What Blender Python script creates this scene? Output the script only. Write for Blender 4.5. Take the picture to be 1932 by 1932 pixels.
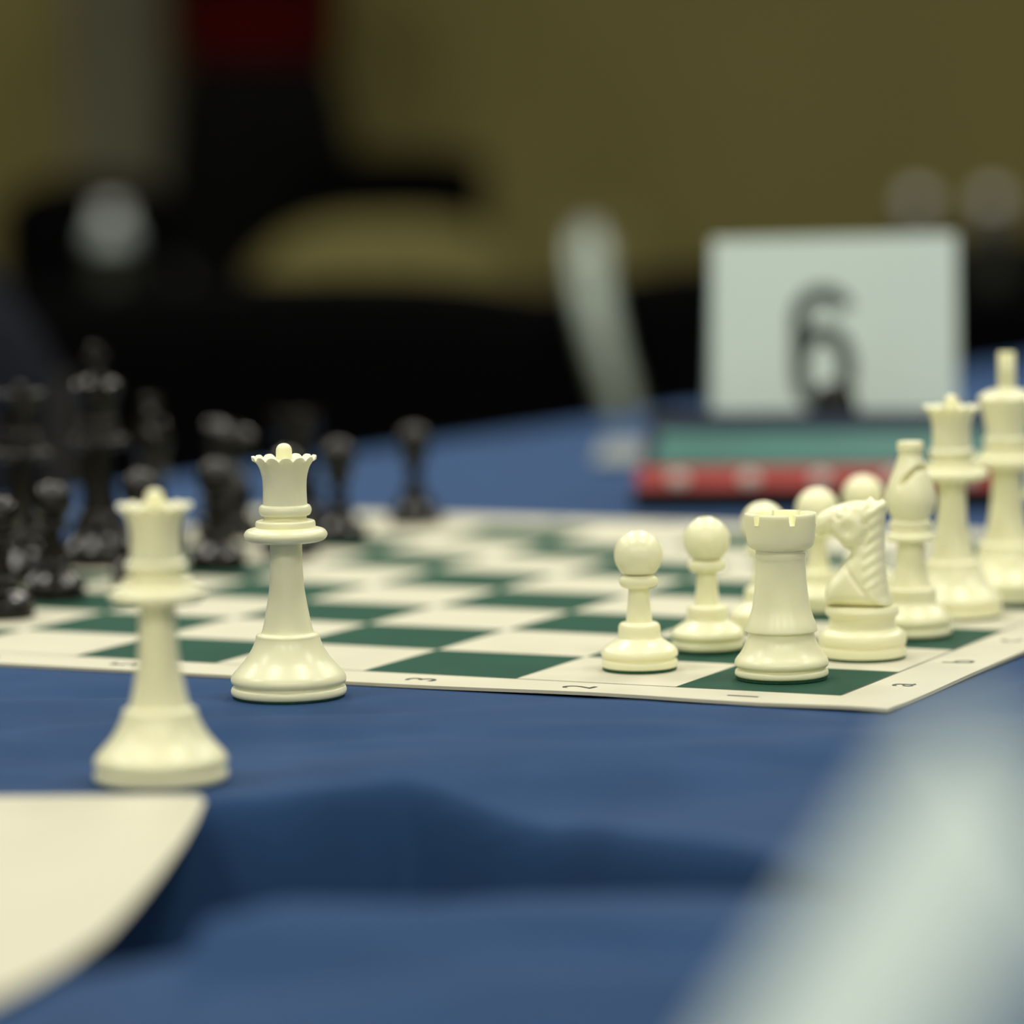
import bpy, bmesh, math, random
from mathutils import Vector, Matrix, noise

for o in list(bpy.data.objects):
    bpy.data.objects.remove(o)
scene = bpy.context.scene
COL = scene.collection
MM = 0.001
T = 0.750                      # height of the playing surface above the floor

# ---------------------------------------------------------------- camera
cam_data = bpy.data.cameras.new('camera')
cam = bpy.data.objects.new('camera', cam_data)
COL.objects.link(cam)
cam_data.sensor_width = 24.0
cam_data.lens = 6894.5 / 1932.0 * 24.0
cam_data.clip_start = 0.02
cam_data.clip_end = 60
cam_data.dof.use_dof = True
cam_data.dof.focus_distance = 1.182
cam_data.dof.aperture_fstop = 3.15
cam.matrix_world = (Matrix.Translation((0, 0, T + 0.1696))
                    @ Matrix.Rotation(math.pi / 2 - 0.0952, 4, 'X')
                    @ Matrix.Rotation(-0.0149, 4, 'Z'))
scene.camera = cam

# ---------------------------------------------------------------- world, lamps, exposure
world = bpy.data.worlds.new('hall')
scene.world = world
world.use_nodes = True
bg = world.node_tree.nodes['Background']
bg.inputs[0].default_value = (1.0, 0.95, 0.82, 1)
bg.inputs[1].default_value = 0.06


def ceiling_lamp(name, loc, size, power, col=(1.0, 0.97, 0.87)):
    d = bpy.data.lights.new(name, 'AREA')
    d.shape = 'RECTANGLE'
    d.size, d.size_y = size
    d.energy = power
    d.color = col
    o = bpy.data.objects.new(name, d)
    COL.objects.link(o)
    o.location = loc
    return o


for lx in (-2.1, -0.75, 0.6, 1.95):
    for ly in (-1.5, 0.95, 2.3, 3.65, 5.0):
        ceiling_lamp('ceiling_lamp', (lx, ly, 2.76), (0.42, 0.42), 13.5 if ly < 0 else 9.2)  # unseen rear row added, stronger, to bounce fill onto the piece fronts

vs = scene.view_settings
vs.view_transform = 'Standard'
vs.look = 'None'
vs.gamma = 1.0
vs.use_curve_mapping = False
vs.exposure = 0.43

# ---------------------------------------------------------------- materials
def srgb(r, g, b):
    f = lambda c: (c / 255 / 12.92) if c / 255 <= 0.04045 else ((c / 255 + 0.055) / 1.055) ** 2.4
    return (f(r), f(g), f(b), 1)


def mat(name, col, rough=0.5, metal=0.0, sss=0.0, spec=0.5, var=0.0, vscale=40.0, bump=0.0, bscale=600.0,
        stretch=(1, 1, 1), trans=0.0, sheen=0.0, coat=0.0):
    m = bpy.data.materials.new(name)
    m.use_nodes = True
    nt = m.node_tree
    b = nt.nodes['Principled BSDF']
    b.inputs['Base Color'].default_value = col
    b.inputs['Roughness'].default_value = rough
    b.inputs['Metallic'].default_value = metal
    b.inputs['Specular IOR Level'].default_value = spec
    if sss:
        b.inputs['Subsurface Weight'].default_value = sss
        b.inputs['Subsurface Radius'].default_value = (1.0, 0.8, 0.45)
        b.inputs['Subsurface Scale'].default_value = 0.004
    if trans:
        b.inputs['Transmission Weight'].default_value = trans
    if sheen:
        b.inputs['Sheen Weight'].default_value = sheen
    if coat:
        b.inputs['Coat Weight'].default_value = coat
        b.inputs['Coat Roughness'].default_value = 0.15
    if var or bump:
        tc = nt.nodes.new('ShaderNodeTexCoord')
        mp = nt.nodes.new('ShaderNodeMapping')
        mp.inputs['Scale'].default_value = stretch
        nt.links.new(tc.outputs['Object'], mp.inputs['Vector'])
    if var:
        n = nt.nodes.new('ShaderNodeTexNoise')
        n.inputs['Scale'].default_value = vscale
        n.inputs['Detail'].default_value = 4
        nt.links.new(mp.outputs['Vector'], n.inputs['Vector'])
        r = nt.nodes.new('ShaderNodeValToRGB')
        r.color_ramp.elements[0].position = 0.3
        r.color_ramp.elements[1].position = 0.7
        r.color_ramp.elements[0].color = tuple(c * (1 - var) for c in col[:3]) + (1,)
        r.color_ramp.elements[1].color = tuple(min(1, c * (1 + var)) for c in col[:3]) + (1,)
        nt.links.new(n.outputs['Fac'], r.inputs['Fac'])
        nt.links.new(r.outputs['Color'], b.inputs['Base Color'])
    if bump:
        n2 = nt.nodes.new('ShaderNodeTexNoise')
        n2.inputs['Scale'].default_value = bscale
        n2.inputs['Detail'].default_value = 3
        nt.links.new(mp.outputs['Vector'], n2.inputs['Vector'])
        bp = nt.nodes.new('ShaderNodeBump')
        bp.inputs['Strength'].default_value = bump
        bp.inputs['Distance'].default_value = 0.0004
        nt.links.new(n2.outputs['Fac'], bp.inputs['Height'])
        nt.links.new(bp.outputs['Normal'], b.inputs['Normal'])
    return m


M = {
    'ivory': mat('ivory_plastic', (0.95, 0.93, 0.63, 1), 0.29, sss=0.30, var=0.03, vscale=60),
    'ebony': mat('black_plastic', (0.005, 0.004, 0.0028, 1), 0.15, spec=0.35, var=0.2, vscale=80),
    'felt': mat('green_felt', (0.010, 0.075, 0.035, 1), 0.95, var=0.25, vscale=900),
    'felt_black': mat('dark_felt', (0.006, 0.012, 0.006, 1), 0.95, var=0.2, vscale=900),
    'vinyl': mat('cream_vinyl', (0.60, 0.58, 0.455, 1), 0.6, spec=0.03, var=0.025, vscale=30, bump=0.06, bscale=1500),
    'vinyl_green': mat('green_vinyl_print', (0.025, 0.080, 0.054, 1), 0.6, spec=0.03, var=0.06, vscale=30, bump=0.06, bscale=1500),
    'vinyl_under': mat('brown_mat_backing', (0.045, 0.018, 0.010, 1), 0.8, var=0.2),
    'ink': mat('dark_ink', (0.012, 0.028, 0.022, 1), 0.5, var=0.1),
    'cloth': mat('blue_tablecloth', (0.0175, 0.054, 0.142, 1), 0.8, spec=0.15, var=0.10, vscale=25, bump=0.5, bscale=1400,
                 stretch=(1, 1, 0.3)),
    'paper': mat('cream_paper', (0.565, 0.545, 0.415, 1), 0.7, var=0.015, vscale=20),
    'grey_paper': mat('grey_paper', (0.19, 0.215, 0.205, 1), 0.7, var=0.03, vscale=30),
    'card': mat('white_card', (0.68, 0.81, 0.765, 1), 0.65, var=0.015, vscale=15),
    'clock_body': mat('black_clock_plastic', (0.005, 0.006, 0.007, 1), 0.6, spec=0.15, var=0.15),
    'clock_bezel': mat('slate_clock_plastic', (0.013, 0.022, 0.040, 1), 0.6, spec=0.12, var=0.12),
    'clock_red': mat('red_clock_plastic', (0.42, 0.038, 0.030, 1), 0.35, var=0.08),
    'lcd': mat('teal_display', (0.038, 0.140, 0.120, 1), 0.5, spec=0.3, var=0.05, vscale=30),
    'lcd_digit': mat('display_segments', (0.07, 0.16, 0.13, 1), 0.35, var=0.05),
    'button': mat('pale_button', (0.75, 0.66, 0.60, 1), 0.25, var=0.03),
    'black_fabric': mat('black_upholstery', (0.0010, 0.0010, 0.0011, 1), 0.95, spec=0.02, var=0.2, vscale=60),
    'slate_fabric': mat('slate_upholstery', (0.009, 0.0105, 0.016, 1), 0.9, spec=0.1, var=0.15, vscale=60),
    'gold_fabric': mat('gold_upholstery', (0.095, 0.084, 0.026, 1), 0.85, spec=0.2, var=0.25, vscale=18, stretch=(6, 1, 0.4)),
    'black_metal': mat('black_chair_metal', (0.01, 0.01, 0.01, 1), 0.5, metal=0.3, var=0.1),
    'pale_metal': mat('brushed_pale_metal', (0.185, 0.215, 0.185, 1), 0.35, metal=0.9, var=0.06),
    'wall': mat('tan_wall', (0.150, 0.132, 0.044, 1), 0.85, spec=0.2, var=0.08, vscale=1.2),
    'wall_pale': mat('pale_wall_panel', (0.125, 0.121, 0.078, 1), 0.8, spec=0.2, var=0.06, vscale=1.5),
    'wall_white': mat('pale_wall_paint', (0.80, 0.77, 0.64, 1), 0.85, spec=0.2, var=0.03, vscale=1.5),
    'ceiling': mat('white_ceiling_paint', (0.75, 0.73, 0.66, 1), 0.9, spec=0.1, var=0.02, vscale=1.5),
    'floor': mat('dark_carpet', (0.035, 0.030, 0.022, 1), 0.95, var=0.35, vscale=8),
    'black_cloth': mat('black_table_drape', (0.0012, 0.0012, 0.0016, 1), 0.95, spec=0.02, var=0.2, vscale=8),
    'bottle': mat('dark_bottle_plastic', (0.02, 0.022, 0.018, 1), 0.25, var=0.1),
    'cap': mat('white_glint_cap', (0.85, 0.86, 0.82, 1), 0.4, var=0.02),
    'label': mat('pale_blue_glint_wrap', (0.30, 0.35, 0.34, 1), 0.5, var=0.05, vscale=60),
    'red_shirt': mat('dark_red_shirt', (0.035, 0.0012, 0.001, 1), 0.95, spec=0.05, var=0.15, vscale=20),
    'trousers': mat('black_trousers', (0.003, 0.003, 0.003, 1), 0.95, spec=0.05, var=0.2, vscale=20),
    'skin': mat('skin', (0.42, 0.25, 0.16, 1), 0.55, sss=0.1, var=0.05),
    'hair': mat('dark_hair', (0.015, 0.010, 0.007, 1), 0.6, var=0.2),
    'eye_white': mat('eye_white', (0.8, 0.8, 0.78, 1), 0.3, var=0.02),
}

# ---------------------------------------------------------------- helpers
def link(o):
    COL.objects.link(o)
    return o


def mesh_obj(name, verts, faces, m, parent=None, smooth=True, sharp=None):
    me = bpy.data.meshes.new(name)
    me.from_pydata(verts, [], faces)
    bm = bmesh.new()
    bm.from_mesh(me)
    bmesh.ops.recalc_face_normals(bm, faces=bm.faces)
    bm.to_mesh(me)
    bm.free()
    me.materials.append(m)
    if smooth:
        me.polygons.foreach_set('use_smooth', [True] * len(me.polygons))
        if sharp:
            me.set_sharp_from_angle(angle=math.radians(sharp))
    o = link(bpy.data.objects.new(name, me))
    o.parent = parent
    return o


def tag(o, label, cat, group=None):
    o['label'] = label
    o['category'] = cat
    if group:
        o['group'] = group
    return o


def structure(o):
    o['kind'] = 'structure'
    return o


def empty(name, loc=(0, 0, 0), rz=0.0):
    o = link(bpy.data.objects.new(name, None))
    o.empty_display_size = 0.02
    o.location = loc
    o.rotation_euler = (0, 0, rz)
    return o


def copy_tree(root):
    r = link(root.copy())
    for ch in list(root.children):
        c = link(ch.copy())
        c.parent = r
    return r


def catmull(pts, n=4):
    """smooth a profile; a point given as (r, z, 'k') keeps a crease there."""
    out = []
    P = [tuple(p[:2]) for p in pts]
    K = [len(p) > 2 for p in pts]
    for i in range(len(P) - 1):
        p1, p2 = P[i], P[i + 1]
        p0 = P[i - 1] if i > 0 and not K[i] else p1
        p3 = P[i + 2] if i + 2 < len(P) and not K[i + 1] else p2
        for k in range(n):
            t = k / n
            q = []
            for a in (0, 1):
                m1 = (p2[a] - p0[a]) * 0.5
                m2 = (p3[a] - p1[a]) * 0.5
                t2, t3 = t * t, t * t * t
                q.append((2 * t3 - 3 * t2 + 1) * p1[a] + (t3 - 2 * t2 + t) * m1 + (-2 * t3 + 3 * t2) * p2[a] + (t3 - t2) * m2)
            out.append((max(q[0], 0.0), q[1]))
    out.append(P[-1])
    return out


def lathe(name, prof, m, parent=None, segs=64, n=4, fn=None, scale=MM, sharp=40):
    pr = catmull(prof, n)
    verts, faces = [], []
    rows = []
    for (r, z) in pr:
        if r < 1e-4:
            verts.append((0, 0, z * scale))
            rows.append([len(verts) - 1])
        else:
            row = []
            for k in range(segs):
                th = 2 * math.pi * k / segs
                rr, zz = fn(r, z, th) if fn else (r, z)
                verts.append((rr * math.cos(th) * scale, rr * math.sin(th) * scale, zz * scale))
                row.append(len(verts) - 1)
            rows.append(row)
    for a, b in zip(rows, rows[1:]):
        if len(a) == 1 and len(b) == 1:
            continue
        for k in range(segs):
            k2 = (k + 1) % segs
            if len(a) == 1:
                faces.append((a[0], b[k], b[k2]))
            elif len(b) == 1:
                faces.append((a[k], a[k2], b[0]))
            else:
                faces.append((a[k], a[k2], b[k2], b[k]))
    if len(rows[0]) > 1:
        faces.append(tuple(reversed(rows[0])))
    if len(rows[-1]) > 1:
        faces.append(tuple(rows[-1]))
    return mesh_obj(name, verts, faces, m, parent, True, sharp)


def bm_obj(name, bm, m, parent=None, smooth=False, sharp=None):
    me = bpy.data.meshes.new(name)
    bmesh.ops.recalc_face_normals(bm, faces=bm.faces)
    bm.to_mesh(me)
    bm.free()
    me.materials.append(m)
    if smooth:
        me.polygons.foreach_set('use_smooth', [True] * len(me.polygons))
        if sharp:
            me.set_sharp_from_angle(angle=math.radians(sharp))
    o = link(bpy.data.objects.new(name, me))
    o.parent = parent
    return o


def add_box(bm, c, s, bevel=0.0, segs=2, rot=None):
    r = bmesh.ops.create_cube(bm, size=1.0)
    vs_ = r['verts']
    mtx = Matrix.Translation(c) @ (rot if rot else Matrix.Identity(4)) @ Matrix.Diagonal((s[0], s[1], s[2], 1))
    bmesh.ops.transform(bm, matrix=mtx, verts=vs_)
    if bevel:
        ed = list({e for v in vs_ for e in v.link_edges})
        bmesh.ops.bevel(bm, geom=ed, offset=bevel, segments=segs, affect='EDGES', profile=0.6)


def tube(name, pts, rad, m, parent=None, segs=12, flat=1.0):
    """swept tube through pts; rad a number or list; flat squashes it sideways."""
    verts, faces = [], []
    n = len(pts)
    P = [Vector(p) for p in pts]
    for i, p in enumerate(P):
        d = (P[min(i + 1, n - 1)] - P[max(i - 1, 0)]).normalized()
        a = Vector((1, 0, 0)) if abs(d.x) < 0.9 else Vector((0, 1, 0))
        u = (a - d * a.dot(d)).normalized()
        w = d.cross(u)
        r = rad[i] if isinstance(rad, (list, tuple)) else rad
        for k in range(segs):
            th = 2 * math.pi * k / segs
            verts.append(p + u * (r * math.cos(th)) + w * (r * flat * math.sin(th)))
    for i in range(n - 1):
        for k in range(segs):
            k2 = (k + 1) % segs
            faces.append((i * segs + k, i * segs + k2, (i + 1) * segs + k2, (i + 1) * segs + k))
    faces.append(tuple(reversed(range(segs))))
    faces.append(tuple(range((n - 1) * segs, n * segs)))
    return mesh_obj(name, [tuple(v) for v in verts], faces, m, parent, True, 50)


def text_mesh(ch, height, xsq=1.0):
    """glyph as (verts, faces), centred on its own middle, `height` metres for a capital."""
    cu = bpy.data.curves.new('glyph', 'FONT')
    cu.body = ch
    cu.size = height / 0.70
    cu.resolution_u = 4
    o = link(bpy.data.objects.new('glyph', cu))
    dg = bpy.context.evaluated_depsgraph_get()
    me = bpy.data.meshes.new_from_object(o.evaluated_get(dg))
    v = [tuple(p.co) for p in me.vertices]
    f = [tuple(p.vertices) for p in me.polygons]
    bpy.data.objects.remove(o)
    bpy.data.curves.remove(cu)
    bpy.data.meshes.remove(me)
    x0, x1 = min(p[0] for p in v), max(p[0] for p in v)
    y0, y1 = min(p[1] for p in v), max(p[1] for p in v)
    cx, cy = (x0 + x1) / 2, (y0 + y1) / 2
    return [((p[0] - cx) * xsq, p[1] - cy) for p in v], f


def smooth01(t):
    t = max(0.0, min(1.0, t))
    return t * t * (3 - 2 * t)


# ---------------------------------------------------------------- the room
def quad(name, pts, m):
    return structure(mesh_obj(name, pts, [(0, 1, 2, 3)], m, None, False))


bm = bmesh.new()
add_box(bm, (0, 2.3, -0.05), (8.2, 9.6, 0.10))
structure(bm_obj('floor', bm, M['floor']))
bm = bmesh.new()
add_box(bm, (0, 7.06, 1.5), (8.2, 0.12, 3.0))
structure(bm_obj('wall_back', bm, M['wall']))
for nm, c, sz, mm in (('wall_rear', (0, -2.46, 1.5), (9, 0.12, 3.0), 'wall_white'), ('wall_left', (-4.06, 2.3, 1.5), (0.12, 9.4, 3.0), 'wall'),
                      ('wall_right', (4.06, 2.3, 1.5), (0.12, 9.4, 3.0), 'wall'), ('ceiling', (0, 2.3, 2.85), (8.2, 9.6, 0.10), 'ceiling')):
    bm = bmesh.new()
    add_box(bm, c, sz)
    structure(bm_obj(nm, bm, M[mm]))
bm = bmesh.new()
add_box(bm, (-0.735, 6.975, 1.5), (0.19, 0.05, 3.0), 0.006)
structure(bm_obj('trim_1', bm, M['wall_pale']))

# ---------------------------------------------------------------- tablecloth over the long table
EDGE0 = Vector((-0.2330, 1.9663))            # a point on the far (black player's) edge
ED = Vector((0.52, 0.854)).normalized()      # along the table
EN = Vector((0.854, -0.52)).normalized()     # across it
TABLE_W, S0, S1 = 1.26, -2.15, 2.3

# board frame
BX, BY, YAW, SQ = 0.1033741, 1.1476318, 0.4413, 0.057
CB, SB = math.cos(YAW), math.sin(YAW)


def board(X, Y):
    return (BX - CB * X * SQ + SB * Y * SQ, BY + SB * X * SQ + CB * Y * SQ)


def to_board(x, y):
    dx, dy = x - BX, y - BY
    return ((-CB * dx + SB * dy) / SQ, (SB * dx + CB * dy) / SQ)


def lerp_tab(x, tab):
    if x <= tab[0][0]:
        return tab[0][1]
    for (a, b), (c, d) in zip(tab, tab[1:]):
        if x <= c:
            t = (x - a) / (c - a)
            return b + (d - b) * t
    return tab[-1][1]


FAR_LIP = [(-0.26, 0.955), (-0.12, 0.972), (-0.075, 0.985), (-0.03, 0.998), (0.01, 0.965), (0.04, 0.918), (0.065, 0.882), (0.085, 0.864)]
NEAR_LIP = [(-0.26, 0.790), (-0.10, 0.760), (-0.06, 0.790), (-0.034, 0.826), (0.003, 0.838), (0.045, 0.832), (0.085, 0.856)]


def cloth_z(x, y):
    z = -0.0013
    X, Y = to_board(x, y)
    dx = max(-0.42 - X, X - 8.42, 0)
    dy = max(-0.42 - Y, Y - 8.42, 0)
    d = math.hypot(dx, dy) * SQ
    w = smooth01((d - 0.004) / 0.03)
    # clear of the two queens' feet and the paper
    for (qx, qy, qr) in ((-0.0719, 1.1725, 0.022), (-0.0988, 1.012, 0.024)):
        dd = math.hypot(x - qx, y - qy) - qr
        w = min(w, smooth01(dd / 0.02))
    if x < -0.07 and 0.66 < y < 1.0:
        w = 0.0
    if w > 0:
        n = noise.noise(Vector((x * 5.5 + 3.1, y * 22.0 - x * 3.0, 0.4)))
        n2 = noise.noise(Vector((x * 11.0 - 1.7, y * 52.0 + x * 7.0, 5.2)))
        fade = 0.0 if y < 0.6 else 1.0 - smooth01((y - 1.20) / 0.25)
        z += w * fade * (0.0095 * n + 0.0022 * n2)
    if -0.26 < x < 0.085 and 0.7 < y < 1.0:
        yn, yf = lerp_tab(x, NEAR_LIP), lerp_tab(x, FAR_LIP)
        if yf > yn and yn < y < yf:
            t = (y - yn) / (yf - yn)
            depth = 0.145 * smooth01((0.086 - x) / 0.06) * smooth01((x + 0.26) / 0.06)
            prof = smooth01(t / 0.62) * smooth01((1 - t) / 0.23)
            depth = min(depth, 0.80 * (yf - yn))
            z -= depth * prof
    return z


def build_cloth():
    def lines(a, b, fa, fb, coarse, fine):
        L, v = [], a
        while v < b - 1e-6:
            L.append(v)
            step = fine if fa - 1e-6 <= v < fb else coarse
            if v < fa < v + step:
                v = fa
            else:
                v += step
        L.append(b)
        return L
    ns = lines(0.012, TABLE_W - 0.012, 0.42, 1.05, 0.04, 0.0023)
    ss = lines(S0 + 0.012, S1 - 0.012, -1.16, -0.40, 0.05, 0.0023)
    # the drop on all four sides, down to the floor
    drop = [(-0.018, -T + 0.002), (-0.012, -0.40), (-0.006, -0.10), (0.0, -0.012), (0.004, -0.004)]
    N = [(0.0 + a, z) for a, z in drop] + [(v, 0.0) for v in ns] + [(TABLE_W - a, z) for a, z in reversed(drop)]
    S = [(S0 + a, z) for a, z in drop] + [(v, 0.0) for v in ss] + [(S1 - a, z) for a, z in reversed(drop)]
    verts, faces = [], []
    for i, (n, zn) in enumerate(N):
        for j, (s, zs) in enumerate(S):
            zz = min(zn, zs)
            fold = 0.0
            if zz < -0.05:
                fold = 0.010 * math.sin((s if zn < zs else n) * 26.0) * min(1, -zz / 0.4)
            nn, s2 = n, s
            if zn < -0.05:
                nn += fold
            if zs < -0.05:
                s2 += fold
            p = EDGE0 + EN * nn + ED * s2
            z = zz if zz < 0 else cloth_z(p.x, p.y)
            verts.append((p.x, p.y, T + z))
    W = len(S)
    for i in range(len(N) - 1):
        for j in range(W - 1):
            faces.append((i * W + j, i * W + j + 1, (i + 1) * W + j + 1, (i + 1) * W + j))
    o = mesh_obj('tablecloth', verts, faces, M['cloth'])
    return tag(o, 'navy blue cloth draped over the long table under the chess mat', 'tablecloth')


build_cloth()

# ---------------------------------------------------------------- roll-up chess mat
def mat_z(X, Y):
    z = 0.0
    if Y > 7.0:
        z += 0.0022 * ((Y - 7.0) / 1.42) ** 3
    edge = smooth01((-0.05 - Y) / 0.37)
    z += edge * (0.0007 * math.exp(-((X - 1.3) / 0.7) ** 2) + 0.0006 * math.exp(-((X + 0.2) / 0.35) ** 2))
    side = smooth01((-0.05 - X) / 0.37)
    z += side * 0.0004 * smooth01((Y - 0.2) / 1.0)
    return z


def build_mat():
    def L():
        a = [-0.42, -0.32, -0.21, -0.1]
        a += [i + k / 3 for i in range(8) for k in range(3)]
        return a + [8.0, 8.1, 8.21, 8.32, 8.42]
    xs = ys = L()
    n = len(xs)
    th = 0.0011
    verts, faces, mats = [], [], []
    for dz in (0, -th):
        for X in xs:
            for Y in ys:
                x, y = board(X, Y)
                verts.append((x, y, T + mat_z(X, Y) + dz))
    off = n * n
    for i in range(n - 1):
        for j in range(n - 1):
            q = (i * n + j, i * n + j + 1, (i + 1) * n + j + 1, (i + 1) * n + j)
            faces.append(q)
            cx, cy = (xs[i] + xs[i + 1]) / 2, (ys[j] + ys[j + 1]) / 2
            dark = 0 < cx < 8 and 0 < cy < 8 and (int(cx) + int(cy)) % 2 == 0
            mats.append(1 if dark else 0)
            faces.append(tuple(k + off for k in reversed(q)))
            mats.append(2)
    ring = [(i, 0) for i in range(n)] + [(n - 1, j) for j in range(1, n)] + [(i, n - 1) for i in range(n - 2, -1, -1)] + [(0, j) for j in range(n - 2, 0, -1)]
    for k in range(len(ring)):
        a, b = ring[k], ring[(k + 1) % len(ring)]
        ia, ib = a[0] * n + a[1], b[0] * n + b[1]
        faces.append((ia, ib, ib + off, ia + off))
        mats.append(0)
    me = bpy.data.meshes.new('chess_mat')
    me.from_pydata(verts, [], faces)
    for k in ('vinyl', 'vinyl_green', 'vinyl_under'):
        me.materials.append(M[k])
    me.polygons.foreach_set('material_index', mats)
    bm = bmesh.new()
    bm.from_mesh(me)
    bmesh.ops.recalc_face_normals(bm, faces=bm.faces)
    bm.to_mesh(me)
    bm.free()
    o = link(bpy.data.objects.new('chess_mat', me))
    tag(o, 'cream and dark green vinyl chessboard mat with its far border curling up', 'chessboard')

    def printed(name, pts, fcs):
        vv = []
        for (X, Y) in pts:
            x, y = board(X, Y)
            vv.append((x, y, T + mat_z(X, Y) + 0.00012))
        return mesh_obj(name, vv, fcs, M['ink'], o, False)
    # thin printed line round the squares
    w = 0.0045
    for k in range(4):
        pts, fcs = [], []
        m = 24
        for q in range(m + 1):
            t = 8.0 * q / m
            for e in (-w, w):
                pts.append({0: (t, e), 1: (t, 8 + e), 2: (e, t), 3: (8 + e, t)}[k])
        for q in range(m):
            fcs.append((2 * q, 2 * q + 1, 2 * q + 3, 2 * q + 2))
        printed('border_line', pts, fcs)
    # coordinates; their tops point to the black side
    for i in range(8):
        gv, gf = text_mesh(str(i + 1), 0.0108)
        for yc in (-0.215, 8.215):
            printed('numeral', [(i + 0.5 + gy / SQ, yc + gx / SQ) for gx, gy in gv], gf)
        gv, gf = text_mesh('abcdefgh'[i], 0.0108)
        for xc in (-0.195, 8.205):
            printed('letter', [(xc + gy / SQ, i + 0.5 + gx / SQ) for gx, gy in gv], gf)
    return o


build_mat()

# ---------------------------------------------------------------- chess pieces (profiles in millimetres)
def piece_root(kind):
    return empty(kind)


def pad(r, root, m):
    return lathe('felt_pad', [(r - 0.4, 0.0, 'k'), (r, 0.25), (r, 1.15, 'k'), (0, 1.15)], m, root, n=1)


def make_queen(name, pm, fm):
    o = piece_root(name)
    pad(17.9, o, fm)
    lathe('body', [(17.2, 0.6, 'k'), (18.3, 0.9), (18.75, 1.9), (18.5, 3.1), (17.8, 3.7, 'k'), (17.7, 4.2, 'k'), (18.5, 4.9),
                   (18.7, 6.0), (18.2, 7.4), (16.7, 9.2), (14.9, 11.2), (13.6, 12.8), (12.0, 15.3), (10.9, 17.6), (10.4, 19.2), (10.3, 20.0), (9.8, 20.6),
                   (8.7, 20.9, 'k'), (8.3, 21.6), (7.5, 24.8), (6.6, 29.6), (5.8, 34.6), (5.4, 39.5), (5.25, 44.5), (5.2, 50.4, 'k'),
                   (9.0, 50.3), (12.2, 50.9), (13.5, 52.6), (12.6, 54.3), (10.4, 55.0), (9.7, 55.2, 'k'), (9.65, 56.6), (9.2, 57.3), (7.2, 57.5, 'k'),
                   (6.9, 58.0), (6.9, 58.9, 'k'), (8.0, 59.2), (8.55, 60.7), (8.1, 62.1), (7.2, 62.5, 'k')], pm, o)
    NP = 14

    def scallop(r, z, th):
        if z > 76.0:
            k = (z - 76.0) / 2.0
            c = abs(math.sin(th * NP / 2))
            z = z - 1.3 * k * (1 - c) ** 1.4 + 0.15 * k
            r = r + 0.25 * k * c
        return r, z
    lathe('crown', [(7.2, 62.3, 'k'), (7.1, 64.5), (7.05, 68.0), (7.25, 71.2), (8.0, 74.2), (9.1, 76.2), (10.35, 78.0, 'k'),
                    (9.6, 78.1, 'k'), (8.2, 77.0), (6.0, 76.9), (3.0, 77.2), (0, 77.4)], pm, o, segs=168, fn=scallop, sharp=55)
    lathe('finial', [(2.8, 76.6, 'k'), (2.6, 78.5), (2.6, 79.6), (2.45, 80.7), (1.8, 81.7), (0.8, 82.2), (0, 82.3)], pm, o, segs=40)
    return o


def make_king(name, pm, fm):
    o = piece_root(name)
    pad(18.2, o, fm)
    lathe('body', [(17.5, 0.6, 'k'), (18.6, 0.9), (19.0, 2.0), (18.7, 3.3), (18.0, 3.9, 'k'), (18.0, 4.4, 'k'), (18.8, 5.2),
                   (19.0, 6.4), (18.4, 8.0), (16.6, 10.2), (14.4, 12.8), (12.6, 15.8), (11.4, 18.6), (10.9, 20.6), (10.8, 21.6), (10.2, 22.3),
                   (9.1, 22.6, 'k'), (8.7, 23.4), (7.8, 27.2), (6.8, 33.0), (6.1, 39.0), (5.8, 45.0), (5.7, 51.0, 'k'),
                   (9.6, 51.0), (12.7, 51.6), (13.7, 53.3), (12.8, 55.1), (10.6, 55.7), (9.9, 56.0, 'k'), (9.8, 57.4), (9.3, 58.1), (7.6, 58.3, 'k'),
                   (7.4, 58.9), (7.4, 59.6, 'k'), (8.4, 60.0), (8.9, 61.4), (8.4, 62.8), (7.7, 63.2, 'k')], pm, o)
    lathe('crown', [(7.7, 63.0, 'k'), (7.9, 66.0), (8.8, 70.5), (10.2, 75.2), (11.0, 77.0, 'k'), (11.0, 77.8, 'k'), (9.4, 79.2),
                    (6.5, 80.6), (3.6, 81.5), (2.9, 82.6), (2.9, 83.6), (0, 83.6)], pm, o)
    bm = bmesh.new()
    # flared cross, its arms across the board
    def arm(d, l0, l1, w0, w1, t):
        d = Vector(d)
        s = Vector((0, 0, 1)) if abs(d.z) < 0.5 else Vector((1, 0, 0))
        c = Vector((0, 0, 89.2))
        ty = Vector((0, 1, 0))
        vs_ = []
        for (l, w) in ((l0, w0), (l1, w1)):
            for a, b in ((-1, -1), (1, -1), (1, 1), (-1, 1)):
                vs_.append(bm.verts.new((c + d * l + s * (a * w) + ty * (b * t)) * MM))
        for k in range(4):
            bm.faces.new((vs_[k], vs_[(k + 1) % 4], vs_[4 + (k + 1) % 4], vs_[4 + k]))
        bm.faces.new(vs_[:4][::-1])
        bm.faces.new(vs_[4:])
    for d in ((0, 0, 1), (1, 0, 0), (-1, 0, 0)):
        arm(d, 0.2, 6.0 if d[2] else 4.9, 1.6, 2.9, 3.3)
    arm((0, 0, -1), 0.2, 6.2, 1.6, 3.2, 3.3)
    bmesh.ops.bevel(bm, geom=list(bm.edges), offset=0.0007, segments=3, affect='EDGES', profile=0.6)
    bm_obj('cross', bm, pm, o, True, 50)
    return o


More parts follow.
